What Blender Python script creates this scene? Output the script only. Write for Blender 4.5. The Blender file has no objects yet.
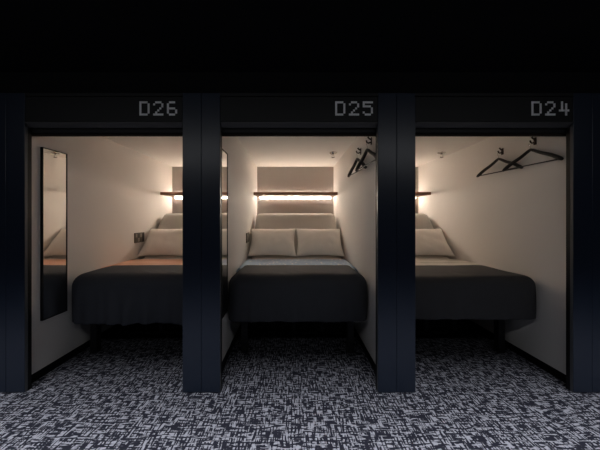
import bpy, bmesh, math, random
from mathutils import Vector, Matrix, noise
random.seed(7)
C = bpy.context.scene.collection
PX = 135.0                      # facade pixels per metre
CAMZ = 1.296
PITCH = 195.5 / PX
C0 = 6.5 / PX
CX = [C0 - PITCH, C0, C0 + PITCH]
HW = 88 / PX                    # half inner width of a pod
HO = 79 / PX                    # half width of an opening
BACK = 2.608
CEIL = 2.17
NUM = ['D26', 'D25', 'D24']
LEDY = 2.6035
desc = ['left pod D26', 'middle pod D25', 'right pod D24']

# ------------------------------------------------------------------ materials
def srgb(r, g, b):
    f = lambda c: ((c / 255 + 0.055) / 1.055) ** 2.4 if c > 10 else c / 255 / 12.92
    return (f(r), f(g), f(b), 1)

def mat(name, col, rough=0.6, metal=0.0, spec=0.5, bump=None, var=None, sheen=0):
    m = bpy.data.materials.new(name); m.use_nodes = True
    n = m.node_tree.nodes; l = m.node_tree.links
    b = n['Principled BSDF']
    b.inputs['Base Color'].default_value = col
    b.inputs['Roughness'].default_value = rough
    b.inputs['Metallic'].default_value = metal
    b.inputs['Specular IOR Level'].default_value = spec
    if sheen:
        b.inputs['Sheen Weight'].default_value = sheen
    tc = n.new('ShaderNodeTexCoord')
    if var:                                     # (scale, low, high)
        t = n.new('ShaderNodeTexNoise'); t.inputs['Scale'].default_value = var[0]; t.inputs['Detail'].default_value = 4
        r = n.new('ShaderNodeMapRange'); r.inputs['To Min'].default_value = var[1]; r.inputs['To Max'].default_value = var[2]
        mx = n.new('ShaderNodeMix'); mx.data_type = 'RGBA'; mx.blend_type = 'MULTIPLY'
        mx.inputs[0].default_value = 1; mx.inputs[6].default_value = col
        l.new(tc.outputs['Object'], t.inputs['Vector']); l.new(t.outputs['Fac'], r.inputs['Value'])
        l.new(r.outputs['Result'], mx.inputs[7]); l.new(mx.outputs[2], b.inputs['Base Color'])
    if bump:                                    # (scale, strength, distance, stretch)
        mp = n.new('ShaderNodeMapping'); mp.inputs['Scale'].default_value = bump[3] if len(bump) > 3 else (1, 1, 1)
        t = n.new('ShaderNodeTexNoise'); t.inputs['Scale'].default_value = bump[0]; t.inputs['Detail'].default_value = 3
        bp = n.new('ShaderNodeBump'); bp.inputs['Strength'].default_value = bump[1]; bp.inputs['Distance'].default_value = bump[2]
        l.new(tc.outputs['Object'], mp.inputs['Vector']); l.new(mp.outputs['Vector'], t.inputs['Vector'])
        l.new(t.outputs['Fac'], bp.inputs['Height']); l.new(bp.outputs['Normal'], b.inputs['Normal'])
    return m

def emit(name, col, s):
    m = bpy.data.materials.new(name); m.use_nodes = True
    n = m.node_tree.nodes; b = n['Principled BSDF']
    b.inputs['Base Color'].default_value = (.8, .8, .8, 1)
    b.inputs['Emission Color'].default_value = col; b.inputs['Emission Strength'].default_value = s
    return m

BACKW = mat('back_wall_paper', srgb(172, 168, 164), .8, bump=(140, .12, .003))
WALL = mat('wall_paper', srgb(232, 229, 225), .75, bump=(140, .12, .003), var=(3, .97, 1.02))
CEILM = mat('ceiling_paint', srgb(230, 227, 223), .8)
NAVY = mat('navy_lacquer', (.0125, .0185, .033, 1), .30, spec=.5, bump=(30, .05, .002, (1, 1, .05)))
HEADM = mat('header_lacquer', srgb(17, 18, 20), .5, spec=.3)
BLACK = mat('black_trim', srgb(15, 15, 17), .55, spec=.3)
LIP = mat('lip_metal', srgb(62, 61, 62), .5, metal=.2)
REVEAL = mat('reveal_metal', srgb(84, 86, 90), .45, metal=.3)
DARKC = mat('corridor_black', srgb(20, 21, 23), .9, spec=.1)
DARKW = mat('blind_warm_lit', srgb(36, 28, 22), .7, spec=.2)  # brown tint is warm light from inside the pod, put into the colour
BASEB = mat('black_baseboard', srgb(12, 12, 13), .6, spec=.2)
WOOD = mat('brown_wood', srgb(136, 98, 80), .5, bump=(25, .1, .002, (1, 12, 12)), var=(9, .85, 1.1))
GRILL = mat('led_housing', srgb(190, 188, 182), .4, metal=.6)
WARM = (1.0, .86, .705, 1)
LEDL = emit('led_warm_low', WARM, 66)
LEDU = emit('led_warm_up', WARM, 68)
SHEET = mat('sheet_cotton', srgb(192, 187, 180), .85, bump=(300, .15, .001), sheen=.2)
PILL = mat('pillow_cotton', srgb(246, 240, 232), .85, bump=(14, .25, .008), sheen=.2)
SPREAD = [mat('bedspread_charcoal', srgb(*c), .8, spec=.25, bump=(260, .2, .001), var=(5, .9, 1.08))
          for c in ((68, 71, 78), (66, 68, 73), (68, 68, 70))]
METALB = mat('bed_metal', srgb(26, 26, 29), .5, metal=.2)
CHROME = mat('chrome', (.8, .78, .75, 1), .15, metal=1)
BRONZE = mat('dark_bronze', srgb(58, 46, 38), .35, metal=.7)
HANG = mat('hanger_black', srgb(24, 21, 20), .4, spec=.4)
PLATE = mat('panel_grey', srgb(92, 88, 82), .4, metal=.3)
KEY = mat('panel_key', srgb(150, 144, 134), .4)
KEYD = mat('panel_dark_key', srgb(38, 38, 40), .4)
NUMM = mat('number_white', srgb(235, 236, 238), .5)
MIRROR = mat('mirror_glass', (.88, .88, .86, 1), .02, metal=1)

def striped(name, base, line, line2, sc):
    m = mat(name, base, .85, bump=(250, .2, .001), sheen=.2)
    n = m.node_tree.nodes; l = m.node_tree.links; b = n['Principled BSDF']
    tc = n.new('ShaderNodeTexCoord'); sp = n.new('ShaderNodeSeparateXYZ'); l.new(tc.outputs['Object'], sp.inputs[0])
    cmb = n.new('ShaderNodeCombineXYZ')
    for i, s in ((0, sc[0]), (1, sc[1])):
        mu = n.new('ShaderNodeMath'); mu.operation = 'MULTIPLY'; mu.inputs[1].default_value = s
        fl = n.new('ShaderNodeMath'); fl.operation = 'FLOOR'
        l.new(sp.outputs[i], mu.inputs[0]); l.new(mu.outputs[0], fl.inputs[0]); l.new(fl.outputs[0], cmb.inputs[i])
    wn = n.new('ShaderNodeTexWhiteNoise'); wn.noise_dimensions = '2D'; l.new(cmb.outputs[0], wn.inputs['Vector'])
    rp = n.new('ShaderNodeValToRGB'); rp.color_ramp.interpolation = 'CONSTANT'
    rp.color_ramp.elements[0].color = base; rp.color_ramp.elements[1].position = .62; rp.color_ramp.elements[1].color = line
    e = rp.color_ramp.elements.new(.88); e.color = line2
    l.new(wn.outputs['Value'], rp.inputs[0]); l.new(rp.outputs[0], b.inputs['Base Color'])
    return m
BLANK = [striped('blanket_coral', srgb(226, 166, 134), srgb(220, 158, 126), srgb(232, 180, 150), (1.2, 14)),
         striped('blanket_blue', srgb(158, 180, 208), srgb(166, 186, 210), srgb(214, 218, 220), (50, 24)),
         striped('blanket_beige', srgb(196, 188, 176), srgb(176, 168, 156), srgb(206, 198, 188), (.6, 16))]

def carpet_mat():
    m = bpy.data.materials.new('woven_carpet'); m.use_nodes = True
    n = m.node_tree.nodes; l = m.node_tree.links; b = n['Principled BSDF']
    b.inputs['Roughness'].default_value = .95; b.inputs['Specular IOR Level'].default_value = .1
    geo = n.new('ShaderNodeTexCoord'); sp = n.new('ShaderNodeSeparateXYZ'); l.new(geo.outputs['Object'], sp.inputs[0])
    def M(op, a, bb=None, c=None):
        x = n.new('ShaderNodeMath'); x.operation = op
        for i, v in enumerate((a, bb, c)):
            if v is None: continue
            if isinstance(v, (int, float)): x.inputs[i].default_value = v
            else: l.new(v, x.inputs[i])
        return x.outputs[0]
    X, Y = sp.outputs[0], sp.outputs[1]
    # wobble so the weave is not a perfect grid
    nz = n.new('ShaderNodeTexNoise'); nz.inputs['Scale'].default_value = 22; nz.inputs['Detail'].default_value = 2
    l.new(geo.outputs['Object'], nz.inputs['Vector'])
    w = M('MULTIPLY', M('SUBTRACT', nz.outputs['Fac'], .5), .012)
    Xw = M('ADD', X, w); Yw = M('ADD', Y, w)
    def wn(a, bb):
        c = n.new('ShaderNodeCombineXYZ'); l.new(a, c.inputs[0]); l.new(bb, c.inputs[1])
        t = n.new('ShaderNodeTexWhiteNoise'); t.noise_dimensions = '2D'; l.new(c.outputs[0], t.inputs['Vector'])
        return t.outputs['Value']
    # irregular strokes: tufts running away from the viewer crossed by thin weft threads
    def strokes(sx, sy, z):
        mp = n.new('ShaderNodeMapping'); mp.inputs['Scale'].default_value = (sx, sy, 1); mp.inputs['Location'].default_value = (0, 0, z)
        t = n.new('ShaderNodeTexNoise'); t.inputs['Scale'].default_value = 1; t.inputs['Detail'].default_value = 1; t.inputs['Roughness'].default_value = .4
        l.new(geo.outputs['Object'], mp.inputs['Vector']); l.new(mp.outputs['Vector'], t.inputs['Vector'])
        return t.outputs['Fac']
    def step(vv, lo, hi):
        r = n.new('ShaderNodeMapRange'); r.inputs['From Min'].default_value = lo; r.inputs['From Max'].default_value = hi
        l.new(vv, r.inputs['Value']); return r.outputs['Result']
    A = step(strokes(92, 14, 3), .485, .535)
    dark = step(strokes(15, 78, 9), .50, .54)
    light = M('MULTIPLY', step(strokes(15, 80, 15), .62, .66), .85)
    v = M('MULTIPLY', A, M('SUBTRACT', 1.0, dark))
    v = M('MAXIMUM', v, light)
    # fine yarn grain
    n2 = n.new('ShaderNodeTexNoise'); n2.inputs['Scale'].default_value = 160; n2.inputs['Detail'].default_value = 1
    l.new(geo.outputs['Object'], n2.inputs['Vector'])
    g = M('MULTIPLY_ADD', n2.outputs['Fac'], 1.0, .5)
    v = M('MULTIPLY', v, g)
    rp = n.new('ShaderNodeValToRGB'); rp.color_ramp.elements[0].color = srgb(30, 30, 38); rp.color_ramp.elements[1].color = srgb(136, 136, 144)
    l.new(v, rp.inputs[0]); l.new(rp.outputs[0], b.inputs['Base Color'])
    bp = n.new('ShaderNodeBump'); bp.inputs['Strength'].default_value = .5; bp.inputs['Distance'].default_value = .004
    l.new(v, bp.inputs['Height']); l.new(bp.outputs['Normal'], b.inputs['Normal'])
    return m
CARPET = carpet_mat()

# ------------------------------------------------------------------ helpers
def obj(name, bm, m, parent=None, smooth=False, loc=None):
    me = bpy.data.meshes.new(name); bmesh.ops.recalc_face_normals(bm, faces=bm.faces); bm.to_mesh(me); bm.free()
    if smooth:
        for p in me.polygons: p.use_smooth = True
    me.materials.append(m)
    o = bpy.data.objects.new(name, me); C.objects.link(o)
    if parent: o.parent = parent
    if loc: o.location = loc
    return o

def tag(o, label, cat, group=None):
    o['label'] = label; o['category'] = cat
    if group: o['group'] = group
    return o

def thing(name, label, cat, loc=(0, 0, 0), rz=0, group=None):
    o = bpy.data.objects.new(name, None); C.objects.link(o); o.location = loc; o.rotation_euler = (0, 0, rz)
    o.empty_display_size = .1
    return tag(o, label, cat, group)

def box(bm, x0, x1, y0, y1, z0, z1, bev=0, seg=2):
    r = bmesh.ops.create_cube(bm, size=1)
    vs = r['verts']
    for v in vs:
        v.co = Vector((x0 + (v.co.x + .5) * (x1 - x0), y0 + (v.co.y + .5) * (y1 - y0), z0 + (v.co.z + .5) * (z1 - z0)))
    if bev:
        es = list({e for v in vs for e in v.link_edges})
        bmesh.ops.bevel(bm, geom=es, offset=bev, segments=seg, profile=.6, affect='EDGES')

def bx(x0, x1, y0, y1, z0, z1, bev=0, seg=2):
    bm = bmesh.new(); box(bm, x0, x1, y0, y1, z0, z1, bev, seg); return bm

def cyl(bm, p0, p1, r0, r1=None, n=16):
    r1 = r0 if r1 is None else r1
    p0, p1 = Vector(p0), Vector(p1); d = p1 - p0
    q = d.to_track_quat('Z', 'Y').to_matrix().to_4x4()
    bmesh.ops.create_cone(bm, cap_ends=True, segments=n, radius1=r0, radius2=r1, depth=d.length,
                          matrix=Matrix.Translation((p0 + p1) / 2) @ q)

def tube(bm, pts, radii, n=10, sx=1.0, up=Vector((1, 0, 0))):
    """sweep an ellipse (sx = squash along `up`) along pts"""
    rings = []
    P = [Vector(p) for p in pts]
    for i, p in enumerate(P):
        t = (P[min(i + 1, len(P) - 1)] - P[max(i - 1, 0)]).normalized()
        a = (up - t * up.dot(t)).normalized(); b = t.cross(a)
        r = radii[i] if isinstance(radii, (list, tuple)) else radii
        rings.append([bm.verts.new(p + a * math.cos(k * 2 * math.pi / n) * r * sx + b * math.sin(k * 2 * math.pi / n) * r) for k in range(n)])
    for i in range(len(rings) - 1):
        for k in range(n):
            bm.faces.new((rings[i][k], rings[i][(k + 1) % n], rings[i + 1][(k + 1) % n], rings[i + 1][k]))
    bm.faces.new(rings[0]); bm.faces.new(rings[-1][::-1])

def extrude_x(prof, x0, x1):
    bm = bmesh.new()
    a = [bm.verts.new((x0, y, z)) for y, z in prof]; b = [bm.verts.new((x1, y, z)) for y, z in prof]
    n = len(prof)
    for i in range(n): bm.faces.new((a[i], a[(i + 1) % n], b[(i + 1) % n], b[i]))
    bm.faces.new(a); bm.faces.new(b[::-1])
    return bm

def struct(name, bm, m, **k):
    o = obj(name, bm, m, **k); o['kind'] = 'structure'; return o

# ------------------------------------------------------------------ the setting
XL, XR = -4.0, 4.1
YF = -3.2
struct('floor', bx(XL, XR, YF, BACK + .1, -.05, 0), CARPET)
struct('ceiling_corridor', bx(XL, XR, YF, .06, 2.40, 2.46), DARKC)
struct('wall_rear', bx(XL, XR, YF - .06, YF, 0, 2.46), DARKC)
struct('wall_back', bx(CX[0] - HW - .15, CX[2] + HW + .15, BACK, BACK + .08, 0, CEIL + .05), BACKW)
struct('ceiling', bx(CX[0] - HW - .15, CX[2] + HW + .15, .125, BACK, CEIL, CEIL + .05), CEILM)
# partitions between the pods: left and right outer walls and two shared ones
pw = PITCH / 2 - HW
names = ['wall_left', 'wall_middle_left', 'wall_middle_right', 'wall_right']
for i in range(4):
    xc = CX[0] - PITCH / 2 + i * PITCH
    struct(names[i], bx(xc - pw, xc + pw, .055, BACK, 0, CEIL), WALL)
for i, cx in enumerate(CX):
    struct('baseboard_left', bx(cx - HW, cx - HW + .009, .056, BACK, 0, .064, .002), BASEB)
    struct('baseboard_right', bx(cx + HW - .009, cx + HW, .056, BACK, 0, .064, .002), BASEB)
# facade
ph = 18.7 / PX
n_t = 1
for i in range(4):
    xc = CX[0] - PITCH / 2 + i * PITCH
    bm = bmesh.new()
    for s in (-1, 1):                                   # two tall boards with a hairline seam
        x0, x1 = (xc - ph, xc - .0012) if s < 0 else (xc + .0012, xc + ph)
        box(bm, x0, x1, 0, .026, .004, 2.222, .0015, 1)
    box(bm, xc - ph + .002, xc + ph - .002, .006, .054, .0, 2.215)
    struct('wall_pillar', bm, NAVY)
    for s in (-1, 1):                                   # lining of the opening: metal edge then black channel
        xe = xc + s * ph
        struct('trim_%d' % n_t, bx(min(xe, xe - s * .003), max(xe, xe - s * .003) + 0, .0265, .0275, .0, 1.98), BLACK) if False else None
        if 0 <= (i if s > 0 else i - 1) <= 2:
            o = struct('trim_%d' % n_t, bx(min(xe, xe + s * .001), max(xe, xe + s * .001), .003, .024, 0, 1.975, .001, 1), REVEAL); n_t += 1
            o = struct('trim_%d' % n_t, bx(min(xe - s * .01, xe + s * .0015), max(xe - s * .01, xe + s * .0015), .0245, .055, 0, 1.975, .001, 1), BLACK); n_t += 1
for i, cx in enumerate(CX):
    x0, x1 = cx - PITCH / 2 + ph, cx + PITCH / 2 - ph
    struct('wall_header', bx(x0 + .001, x1 - .001, .004, .12, 2.012, 2.196, .0015, 1), HEADM)
    struct('wall_header_top', bx(x0 + .001, x1 - .001, .001, .12, 2.199, 2.222), HEADM)
    # sloped lower lip of the header
    struct('trim_%d' % n_t, extrude_x([(.003, 2.009), (.003, 2.004), (.034, 1.976), (.05, 1.976), (.05, 2.009)], x0 + .001, x1 - .001), LIP); n_t += 1
for s, (a, b) in (('left', (XL, CX[0] - PITCH / 2 - ph)), ('right', (CX[2] + PITCH / 2 + ph, XR))):
    struct('wall_front_' + s, bx(a, b, .002, .05, 0, 2.40), NAVY)
struct('wall_upper', bx(CX[0] - PITCH / 2 - ph, CX[2] + PITCH / 2 + ph, .045, .12, 2.223, 2.40), DARKC)

# ------------------------------------------------------------------ room numbers
GL = {'D': ['11110', '10001', '10001', '10001', '10001', '10001', '11110'],
      '2': ['01110', '10001', '00001', '00010', '00100', '01000', '11111'],
      '6': ['01110', '10000', '10000', '11110', '10001', '10001', '01110'],
      '5': ['11111', '10000', '11110', '00001', '00001', '10001', '01110'],
      '4': ['01000', '01010', '01010', '01010', '11111', '00010', '00010']}
def glyph(ch):
    bm = bmesh.new(); px, pz = 2.05 / PX, 2.03 / PX
    for r, row in enumerate(GL[ch]):
        for c, v in enumerate(row):
            if v == '1':
                for a in (-.25, .25):
                    for b in (-.25, .25):
                        x, z = (c + a) * px, -(r + b) * pz
                        box(bm, x - .0033, x + .0033, -.0025, .0005, z - .0033, z + .0033)
    return bm
where = ['left', 'middle', 'right']
for i, cx in enumerate(CX):
    t = thing('room_number', 'grey dotted room number %s on dark beam over the %s pod' % (NUM[i], where[i]), 'room number',
              (cx + (36.7, 37.2, 38.2)[i] / PX, .0035, CAMZ + (218 - 102.2) / PX), 0)
    for k, ch in enumerate(NUM[i]):
        obj('letter' if k == 0 else 'digit', glyph(ch), NUMM, t, loc=(k * 13.8 / PX, 0, 0))

# ------------------------------------------------------------------ blinds
for i, cx in enumerate(CX):
    t = thing('roller_blind', 'black rolled-up blind cassette across the top of the %s pod opening' % where[i], 'blind', (cx, .086, 1.932))
    obj('cassette', bx(-HO - .06, HO + .06, -.027, .03, .012, .075, .006), BLACK, t)
    obj('bottom_rail', bx(-HO - .055, HO + .055, -.012, .012, -.004, .012, .004), DARKW, t)

# ------------------------------------------------------------------ shelf + LED strips
for i, cx in enumerate(CX):
    zt, zb = 1.699, 1.655
    t = thing('wall_shelf', 'brown wooden shelf with warm light strips spanning the back wall in ' + desc[i], 'shelf', (cx, 2.6, zb))
    obj('board', bx(-HW + .001, HW - .001, 2.184 - 2.6, BACK - 2.601, 0, zt - zb, .003), WOOD, t)
    ly = LEDY - 2.6
    ch = obj('led_strip', bx(-.605, .605, ly - .0035, ly + .0035, -.002, -.0003), GRILL, t)
    ch['label'] = 'warm light strip under the shelf'
    obj('diffuser', bx(-.60, .60, ly - .004, ly + .003, -.0205, -.0022), LEDL, ch)
    h = zt - zb
    ch = obj('led_strip', bx(-.605, .605, ly - .0035, ly + .0035, h + .0003, h + .002), GRILL, t)
    ch['label'] = 'warm light strip on top of the shelf'
    obj('diffuser', bx(-.60, .60, ly - .004, ly + .003, h + .0022, h + .012), LEDU, ch)

# ------------------------------------------------------------------ mirrors
def mirror(cx, lab):
    y0, y1, z0, z1 = .195, .437, .459, 1.874
    t = thing('wall_mirror', lab, 'mirror', (cx - HW + .001, (y0 + y1) / 2, z0))
    hy = (y1 - y0) / 2; h = z1 - z0; f = .007
    bm = bmesh.new()
    box(bm, 0, .02, -hy, -hy + f, 0, h); box(bm, 0, .02, hy - f, hy, 0, h)
    box(bm, 0, .02, -hy + f, hy - f, 0, f); box(bm, 0, .02, -hy + f, hy - f, h - f, h)
    box(bm, 0, .006, -hy + f, hy - f, f, h - f)
    obj('frame', bm, BLACK, t)
    obj('mirror_glass', bx(.0065, .016, -hy + f + .0005, hy - f - .0005, f + .0005, h - f - .0005), MIRROR, t)
mirror(CX[0], 'tall narrow black-framed mirror on left wall of left pod D26')
mirror(CX[1], 'tall mirror on left wall of middle pod D25, seen as thin sliver')

# ------------------------------------------------------------------ switch panels
def panel(cx, lab):
    t = thing('switch_panel', lab, 'switch panel', (cx - HW + .0005, 1.61, 1.035))
    obj('plate', bx(0, .009, -.115, .115, -.066, .066, .003), PLATE, t)
    for a in range(3):
        for b in range(2):
            y = -.078 + a * .052; z = .03 - b * .06
            obj('button', bx(.0095, .013, y - .02, y + .02, z - .024, z + .024, .002, 1), KEY if (a + b) % 2 == 0 else PLATE, t)
    obj('socket', bx(.0095, .012, .066, .106, -.052, .052, .002, 1), KEYD, t)
panel(CX[0], 'dark grey switch panel on the left wall beside the pillow in the left pod')
panel(CX[1], 'dark grey switch panel beside the pillow in the middle pod, seen nearly edge-on')

# ------------------------------------------------------------------ ceiling sprinklers
for i, cx in enumerate(CX):
    t = thing('ceiling_sprinkler', ['chrome ceiling sprinkler seen only in the mirror of the left pod',
                                    'chrome ceiling sprinkler in the middle pod, left of the hangers',
                                    'chrome ceiling sprinkler in the right pod, left of the hangers'][i], 'sprinkler', (cx + 66.5 / PX, 1.60, CEIL - .0005))
    bm = bmesh.new()
    prof = [(.052, 0), (.05, -.008), (.04, -.018), (.026, -.024)]
    for (r0, z0), (r1, z1) in zip(prof[:-1], prof[1:]): cyl(bm, (0, 0, z0), (0, 0, z1), r0, r1, 24)
    obj('rosette', bm, CHROME, t, smooth=False)
    bm = bmesh.new(); cyl(bm, (0, 0, -.0245), (0, 0, -.04), .014, .012)
    for s in (-1, 1): tube(bm, [(s * .012, 0, -.038), (s * .017, 0, -.05), (s * .006, 0, -.064)], .003, 8, up=Vector((0, 1, 0)))
    obj('body', bm, CHROME, t)
    bm = bmesh.new(); cyl(bm, (0, 0, -.0645), (0, 0, -.068), .021, .021, 20)
    obj('deflector', bm, BRONZE, t)

# ------------------------------------------------------------------ hooks and hangers (right walls of the middle and right pods)
def hook(x, y, z, lab):
    t = thing('coat_hook', lab, 'hook', (x, y, z))
    bm = bmesh.new(); box(bm, -.006, -.0005, -.014, .014, -.035, .03, .002)
    obj('plate', bm, BRONZE, t)
    bm = bmesh.new()
    tube(bm, [(-.006, 0, -.012), (-.03, 0, -.02), (-.042, 0, -.014), (-.048, 0, .004)], [.007, .006, .0055, .0065], 8, up=Vector((0, 1, 0)))
    tube(bm, [(-.006, 0, .012), (-.022, 0, .02), (-.034, 0, .034)], [.007, .006, .0075], 8, up=Vector((0, 1, 0)))
    obj('peg', bm, BRONZE, t)

def hanger(x, y, z, rz, lab, span=.5, grp=None):
    """z = top of the peg it hangs on; arms along local y"""
    t = thing('clothes_hanger', lab, 'hanger', (x, y, z), rz)
    h = span / 2
    bm = bmesh.new()
    pts = []; rad = []
    for k in range(-12, 13):
        f = k / 12; yy = f * h
        zz = -.068 - .135 * abs(f) ** 1.12 + .003 * math.cos(f * 9)
        xx = -.012 * f * f
        pts.append((xx, yy, zz)); rad.append(.0125 + .004 * abs(f) if abs(f) < .97 else .011)
    tube(bm, pts, rad, 12, 1.15, up=Vector((1, 0, 0)))
    o = obj('shoulders', bm, HANG, t, smooth=True)
    bm = bmesh.new(); cyl(bm, (-.011, -h * .95, -.200), (-.011, h * .95, -.200), .0055, n=8)
    obj('trouser_bar', bm, HANG, t)
    bm = bmesh.new(); P = []
    P.append((0, 0, -.066)); P.append((0, 0, -.045))
    for a in range(0, 11):
        th = math.radians(-90 + a * 26)
        P.append((0, .014 * math.cos(th) * -1 if False else .016 * math.cos(th), -.012 + .018 * math.sin(th)))
    tube(bm, P, .0022, 8, up=Vector((1, 0, 0)))
    obj('hanger_hook', bm, CHROME, t)
HY = [(.760, .54), (.388, .54)]
for i in (1, 2):
    xw = CX[i] + HW
    for j, (y, sp) in enumerate(HY):
        hook(xw, y, 1.978, ['dark metal coat hook nearer the bed in the %s pod',
                            'dark metal coat hook nearer the opening in the %s pod'][j] % where[i])
        hanger(xw - .036, y + .008, 1.966, math.radians(5), ['black suit hanger on the inner hook of the %s pod, nearer the bed',
                            'black suit hanger on the outer hook of the %s pod, nearer the opening'][j] % where[i], sp)

# ------------------------------------------------------------------ beds
BT = .765          # top of the flat mattress
def mattress_mesh(hw, front, seed):
    """L-shaped raised-head mattress: profile in (y,z) swept across, edges rounded"""
    bend, top = (1.63, BT), (2.19, 1.385)
    path = []
    for q in (0, .003, .012, .03, .06):                   # rounded foot end, then the flat part
        path.append((front + q, BT))
    for k in range(13):
        path.append((front + .1 + (1.40 - front) * k / 12, BT))
    for k in range(1, 7):                                 # bend, quadratic blend
        t = k / 7
        a, b, c = Vector((1.50, BT)), Vector(bend), Vector((1.73, BT + .111))
        p = a * (1 - t) ** 2 + b * 2 * t * (1 - t) + c * t * t
        path.append((p.x, p.y))
    for k in range(13):
        t = k / 12; path.append((1.73 + (top[0] - 1.73) * t, BT + .111 + (top[1] - BT - .111) * t))
    path = [(y, z - (.10 - math.sqrt(max(0, .01 - (front + .10 - y) ** 2)) if y < front + .10 else 0)) for y, z in path]
    th = .16; n = len(path); NX = 30
    bm = bmesh.new()
    def nrm(i):
        a = Vector(path[max(i - 1, 0)]); b = Vector(path[min(i + 1, n - 1)]); d = (b - a).normalized()
        return Vector((-d.y, d.x))
    R = .085
    rows = []
    for i in range(n):
        N = nrm(i); p = Vector(path[i]); ring = []
        # closed cross-section: top, rounded corners, bottom
        sec = []
        for k in range(NX + 1):
            sec.append((-hw + R + (2 * hw - 2 * R) * k / NX, 0))
        for k in range(1, 6):
            a = math.pi / 2 * k / 5; sec.append((hw - R + R * math.sin(a), -R + R * math.cos(a)))
        sec.append((hw, -th + .01)); sec.append((hw - .01, -th)); sec.append((-hw + .01, -th)); sec.append((-hw, -th + .01))
        for k in range(0, 5):
            a = math.pi / 2 * (1 - k / 5); sec.append((-hw + R - R * math.sin(a), -R + R * math.cos(a)))
        endr = 0
        if i >= n - 2: endr = .012 * (i - n + 3)
        if i == 0: endr = .03
        for (x, d) in sec:
            dz = noise.noise(Vector((x * 5 + seed, p.x * 5, d * 5))) * .004 if d > -.05 else 0
            # sheet wrinkles near the head corners
            if d > -.03 and i > n - 12:
                c = max(0, abs(x) - .40) / .22
                dz += c * .005 * math.sin(x * 95 + p.y * 18)
            dd = max(d, -th + endr) if d < -.05 else d - (endr if abs(d) < .04 else 0)
            q = p + N * (dd + dz)
            ring.append(bm.verts.new((x * (1 - endr * .3), q.x, q.y)))
        rows.append(ring)
    m = len(rows[0])
    for i in range(n - 1):
        for k in range(m):
            bm.faces.new((rows[i][k], rows[i][(k + 1) % m], rows[i + 1][(k + 1) % m], rows[i + 1][k]))
    bm.faces.new(rows[0][::-1]); bm.faces.new(rows[-1])
    return bm

def drape(hw, front, back, ztop, drop, r, seed, thick=.006, folds=1.0, cr=.10, crown=.0):
    """cloth over the mattress: rounded plan corner at the foot, hanging skirt with soft folds"""
    per = []                                              # plan outline: back-left > front-left > front-right > back-right
    NS = 26
    for k in range(NS): per.append((Vector((-hw, back + (front + cr - back) * k / NS)), Vector((-1, 0))))
    for k in range(10):
        a = math.pi + math.pi / 2 * k / 10; n_ = Vector((math.cos(a), math.sin(a)))
        per.append((Vector((-hw + cr, front + cr)) + n_ * cr, n_))
    NF = 110
    for k in range(NF + 1): per.append((Vector((-hw + cr + (2 * hw - 2 * cr) * k / NF, front)), Vector((0, -1))))
    for k in range(1, 11):
        a = 1.5 * math.pi + math.pi / 2 * k / 10; n_ = Vector((math.cos(a), math.sin(a)))
        per.append((Vector((hw - cr, front + cr)) + n_ * cr, n_))
    for k in range(1, NS + 1): per.append((Vector((hw, front + cr + (back - front - cr) * k / NS)), Vector((1, 0))))
    prof = []
    for k in range(8):                                    # rounded edge
        a = math.pi / 2 * k / 7; prof.append((-r + r * math.sin(a), -r + r * math.cos(a)))
    ND = 16
    for k in range(1, ND + 1): prof.append((0, -r - (drop - r) * k / ND))
    bm = bmesh.new(); rows = []
    s = 0; last = None
    for p, n_ in per:
        if last is not None: s += (p - last).length
        last = p
        row = []
        spine = Vector((0, min(max(p.y, front + .3), back)))
        inner = p - n_ * r
        for k in range(9):                                # top surface
            f = k / 9
            q = spine.lerp(inner, f)
            w = noise.noise(Vector((q.x * 3.5 + seed, q.y * 3.5, 1))) * .005 + noise.noise(Vector((q.x * 11 + seed, q.y * 11, 3))) * .002
            z = ztop + w + crown * (1 - (q.x / hw) ** 2)
            # wrinkles pulled over the foot edge
            e = max(0, 1 - (q.y - front) / .35)
            z += e * .010 * folds * noise.noise(Vector((q.x * 16 + q.y * 10 + seed, q.y * 3, 9)))
            row.append(bm.verts.new((q.x, q.y, z)))
        for j, (o, dz) in enumerate(prof):
            depth = max(0, (-dz - r)) / max(drop - r, .01)
            fold = noise.noise(Vector((s * 10 + seed * 3, dz * .9, 0))) * .040 + noise.noise(Vector((s * 16 + seed, dz * 1.5, 4))) * .016
            side = abs(n_.x)
            fold *= folds * (depth ** .8) * (1 - .93 * side)
            fold = min(fold, .004) if side > .7 else fold
            swell = .012 * math.sin(depth * math.pi) * (1 - side)
            q = p + n_ * (o + fold + swell)
            ed = (1 - (-dz / r)) if -dz < r else 0
            w = noise.noise(Vector((q.x * 3.5 + seed, q.y * 3.5, 1))) * .006 * ed
            zz = ztop + dz + w + crown * (1 - (q.x / hw) ** 2) * max(ed, 0)
            if j == len(prof) - 1: zz += noise.noise(Vector((s * 3 + seed, 2, 7))) * .006
            row.append(bm.verts.new((q.x, q.y, zz)))
        rows.append(row)
    for i in range(len(rows) - 1):
        for j in range(len(rows[0]) - 1):
            a, b, c, d = rows[i][j], rows[i][j + 1], rows[i + 1][j + 1], rows[i + 1][j]
            bm.faces.new((a, b, c, d))
    bmesh.ops.remove_doubles(bm, verts=bm.verts, dist=1e-5)
    return bm

def solid(o, t, off=-1):
    m = o.modifiers.new('thickness', 'SOLIDIFY'); m.thickness = t; m.offset = off
    return o

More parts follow.
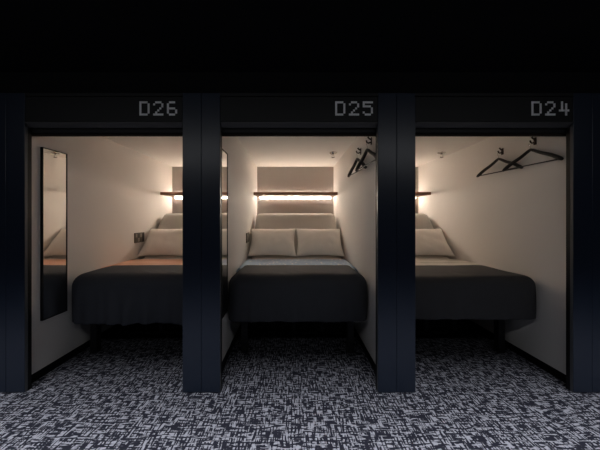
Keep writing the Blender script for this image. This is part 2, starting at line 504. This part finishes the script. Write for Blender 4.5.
def band(hw, y0, y1, z, seed, r=.03, drop=.09):
    """folded blanket lying across the mattress, hanging a little at both sides"""
    bm = bmesh.new(); rows = []
    for k in range(15):
        y = y0 + (y1 - y0) * k / 14
        e = min(k, 14 - k); lip = -.008 if e == 0 else (0 if e > 1 else -.001)
        row = []
        for x in [-hw - .0] * 1: pass
        sec = [(-hw, -drop), (-hw, -drop * .6), (-hw, -r)]
        for q in range(1, 5):
            a = math.pi / 2 * q / 5; sec.append((-hw + r - r * math.cos(a), -r + r * math.sin(a)))
        for q in range(31): sec.append((-hw + r + (2 * hw - 2 * r) * q / 30, 0))
        for q in range(1, 5):
            a = math.pi / 2 * q / 5; sec.append((hw - r + r * math.sin(a), -r + r * math.cos(a)))
        sec += [(hw, -r), (hw, -drop * .6), (hw, -drop)]
        for x, dz in sec:
            w = noise.noise(Vector((x * 5 + seed, y * 7, 2))) * .005 if dz == 0 else 0
            row.append(bm.verts.new((x, y + (noise.noise(Vector((x * 2, seed, k))) * .004 if dz == 0 else 0), z + dz + w + lip)))
        rows.append(row)
    for i in range(14):
        for j in range(len(rows[0]) - 1):
            bm.faces.new((rows[i][j], rows[i][j + 1], rows[i + 1][j + 1], rows[i + 1][j]))
    return bm

def pillow_mesh(w, h, t, seed):
    N, M = 36, 28; bm = bmesh.new()
    top = {}; bot = {}
    for i in range(N + 1):
        for j in range(M + 1):
            u = -1 + 2 * i / N; v = -1 + 2 * j / M
            su = math.sin(u * math.pi / 2); sv = math.sin(v * math.pi / 2)
            fu = max(0, 1 - abs(su) ** 2.6); fv = max(0, 1 - abs(sv) ** 2.6)
            th = t / 2 * (fu ** .55) * (fv ** .55)
            # outline: edges pulled in between the pointed corners
            x = su * w / 2 * (1 - .075 * (1 - sv * sv)); y = sv * h / 2 * (1 - .10 * (1 - su * su))
            wr = noise.noise(Vector((x * 9 + seed, y * 9, 1))) * .010 + noise.noise(Vector((x * 24 + seed, y * 14, 5))) * .003
            cor = (abs(su) * abs(sv)) ** 2
            wr += cor * .008 * math.sin((abs(x) - abs(y)) * 130)
            z = th + wr * min(1, th / (t * .2))
            top[i, j] = bm.verts.new((x, y, z))
            if 0 < i < N and 0 < j < M:
                bot[i, j] = bm.verts.new((x, y, -th * .85))
            else: bot[i, j] = top[i, j]
    for i in range(N):
        for j in range(M):
            bm.faces.new((top[i, j], top[i + 1, j], top[i + 1, j + 1], top[i, j + 1]))
            f = (bot[i, j], bot[i, j + 1], bot[i + 1, j + 1], bot[i + 1, j])
            if len(set(f)) == 4 and not all(v in top.values() for v in ()):
                try: bm.faces.new(f)
                except ValueError: pass
    return bm

BED = [dict(dx=0, front=.415, hem=.345), dict(dx=0, front=.395, hem=.372), dict(dx=.008, front=.315, hem=.425)]
for i, cx in enumerate(CX):
    P = BED[i]; x = cx + P['dx'] * 0 + 0; dx = P['dx']
    t = thing('adjustable_bed', 'raised-head bed with pale mattress and black legs in ' + desc[i], 'bed', (cx, .62, 0))
    hw = .618; fr = P['front'] + .025
    bm = mattress_mesh(hw, fr, i * 11); bm.transform(Matrix.Translation((0, -.62, 0)))
    obj('mattress', bm, SHEET, t, smooth=True)
    # frame: side rails, foot rail, deck
    bm = bmesh.new(); o = -.62
    box(bm, -.57, -.53, .53 + o, 2.30 + o, .45, .60, .004); box(bm, .53, .57, .53 + o, 2.30 + o, .45, .60, .004)
    box(bm, -.529, .529, .53 + o, .56 + o, .45, .56, .004); box(bm, -.529, .529, 2.27 + o, 2.30 + o, .45, .56, .004)
    obj('frame', bm, METALB, t)
    obj('deck', bx(-.60, .60, .50 + o, 1.62 + o, .575 + .0255, .604, .001, 1), METALB, t)
    bm = extrude_x([(1.66 + o, .585), (1.68 + o, .575), (2.27 + o, 1.235), (2.25 + o, 1.24)], -.58, .58)
    obj('backrest_support', bm, METALB, t)
    for sx in (-1, 1):
        for y in (.62, 2.12):
            obj('leg', bx(sx * .51 - .03, sx * .51 + .03, y - .034 + o, y + .034 + o, 0, .449, .004), METALB, t)
    obj('crossbar', bx(-.475, .475, .655 + o - .05, .655 + o - .02, .335, .372, .003), METALB, t)
    obj('crossbar', bx(-.475, .475, .93 + o, .97 + o, .03, .062, .003), METALB, t)
    obj('rear_blocking_panel', bx(-.60, .60, 2.305 + o, 2.32 + o, .02, 1.30), METALB, t)  # added to keep strip light from leaking onto the floor under the bed
    for q in (-.035, .27): obj('lift_strut', bx(q - .02, q + .02, .94 + o, .96 + o, .063, .44), METALB, t)
    # blanket and bedspread lie on the bed
    z1 = BT + .010
    bl = obj('folded_blanket', band(.630, .80, 1.455, z1, i * 5, drop=.16), BLANK[i], smooth=True, loc=(cx, 0, 0)); solid(bl, .007)
    tag(bl, ['coral orange striped blanket folded across the bed in ', 'blue-grey patterned blanket folded across the bed in ', 'beige striped blanket folded across the bed in '][i] + desc[i], 'blanket')
    sp = obj('bedspread', drape(.640 - abs(dx), P['front'], .93, z1 + .009, z1 + .009 - P['hem'], [.115, .11, .085][i], i * 13 + 2, folds=[1.3, .6, .4][i], crown=.0, cr=[.125, .12, .09][i]), SPREAD[i], smooth=True, loc=(cx + dx, 0, 0)); solid(sp, .007)
    tag(sp, ['charcoal bedspread hanging in soft folds over bed foot in ', 'charcoal bedspread over bed foot beside blue-grey blanket in ', 'charcoal bedspread with smooth front over bed foot in '][i] + desc[i], 'bedspread')
    # pillows
    for s in (-1, 1):
        if i == 0 and s == 1: pass
        w, h, th = .637, .49, .17
        pm = pillow_mesh(w, h, th, i * 7 + s * 3)
        pl = obj('pillow', pm, PILL, smooth=True)
        ang = math.radians(46)
        # centre of the pillow sits th/2 in front of the incline
        c = Vector((0, 1.708, .968))
        pl.location = (cx + s * .319, c.y, c.z)
        pl.rotation_euler = (ang, 0, math.radians(s * -.6))
        tag(pl, 'beige pillow on raised mattress, %s one of two in %s' % ('left' if s < 0 else 'right', desc[i]), 'pillow')

# ------------------------------------------------------------------ lights
def area(name, loc, rot, sx, sy, power, col, spread=180):
    l = bpy.data.lights.new(name, 'AREA'); l.shape = 'RECTANGLE'; l.size = sx; l.size_y = sy; l.energy = power; l.color = col
    l.spread = math.radians(spread)
    o = bpy.data.objects.new(name, l); C.objects.link(o); o.location = loc; o.rotation_euler = rot
    return o
area('corridor_ceiling_light', (0.05, -.95, 2.39), (0, 0, 0), 7.0, .12, 52, (.92, .95, 1.0), 66)
area('number_fill_light', (0.05, -2.3, 2.36), (math.radians(45), 0, 0), 7.0, .2, 10, (.97, .98, 1.0), 180)  # unseen fill light, added to brighten the room numbers and header

w = bpy.data.worlds.new('world'); bpy.context.scene.world = w; w.use_nodes = True
w.node_tree.nodes['Background'].inputs[0].default_value = (.5, .6, .8, 1)
w.node_tree.nodes['Background'].inputs[1].default_value = .002

GROUPS = dict(room_number='room numbers on the beam', roller_blind='blinds over the pod openings', wall_shelf='shelves over the beds',
              wall_mirror='mirrors on the left pod walls', switch_panel='switch panels beside the beds', ceiling_sprinkler='sprinklers on the pod ceilings',
              coat_hook='coat hooks on the right pod walls', clothes_hanger='black clothes hangers', adjustable_bed='beds in the sleeping pods',
              folded_blanket='folded blankets on the beds', bedspread='charcoal bedspreads', pillow='pillows on the beds')
for o in C.objects:
    if o.parent is None and o.name.split('.')[0] in GROUPS: o['group'] = GROUPS[o.name.split('.')[0]]

# ------------------------------------------------------------------ camera
cam = bpy.data.cameras.new('camera'); co = bpy.data.objects.new('camera', cam); C.objects.link(co)
co.location = (0, -2, CAMZ); co.rotation_euler = (math.radians(90), 0, 0)
cam.sensor_width = 36; cam.lens = 36 * 270 / 600; cam.shift_x = 7.5 / 600; cam.shift_y = -7 / 600; cam.clip_start = .05
sc = bpy.context.scene; sc.camera = co
sc.view_settings.view_transform = 'Standard'; sc.view_settings.look = 'None'
sc.cycles.caustics_reflective = False; sc.cycles.diffuse_bounces = 10; sc.cycles.max_bounces = 14
sc.view_settings.exposure = 0.5; sc.view_settings.gamma = 1; sc.view_settings.use_curve_mapping = False
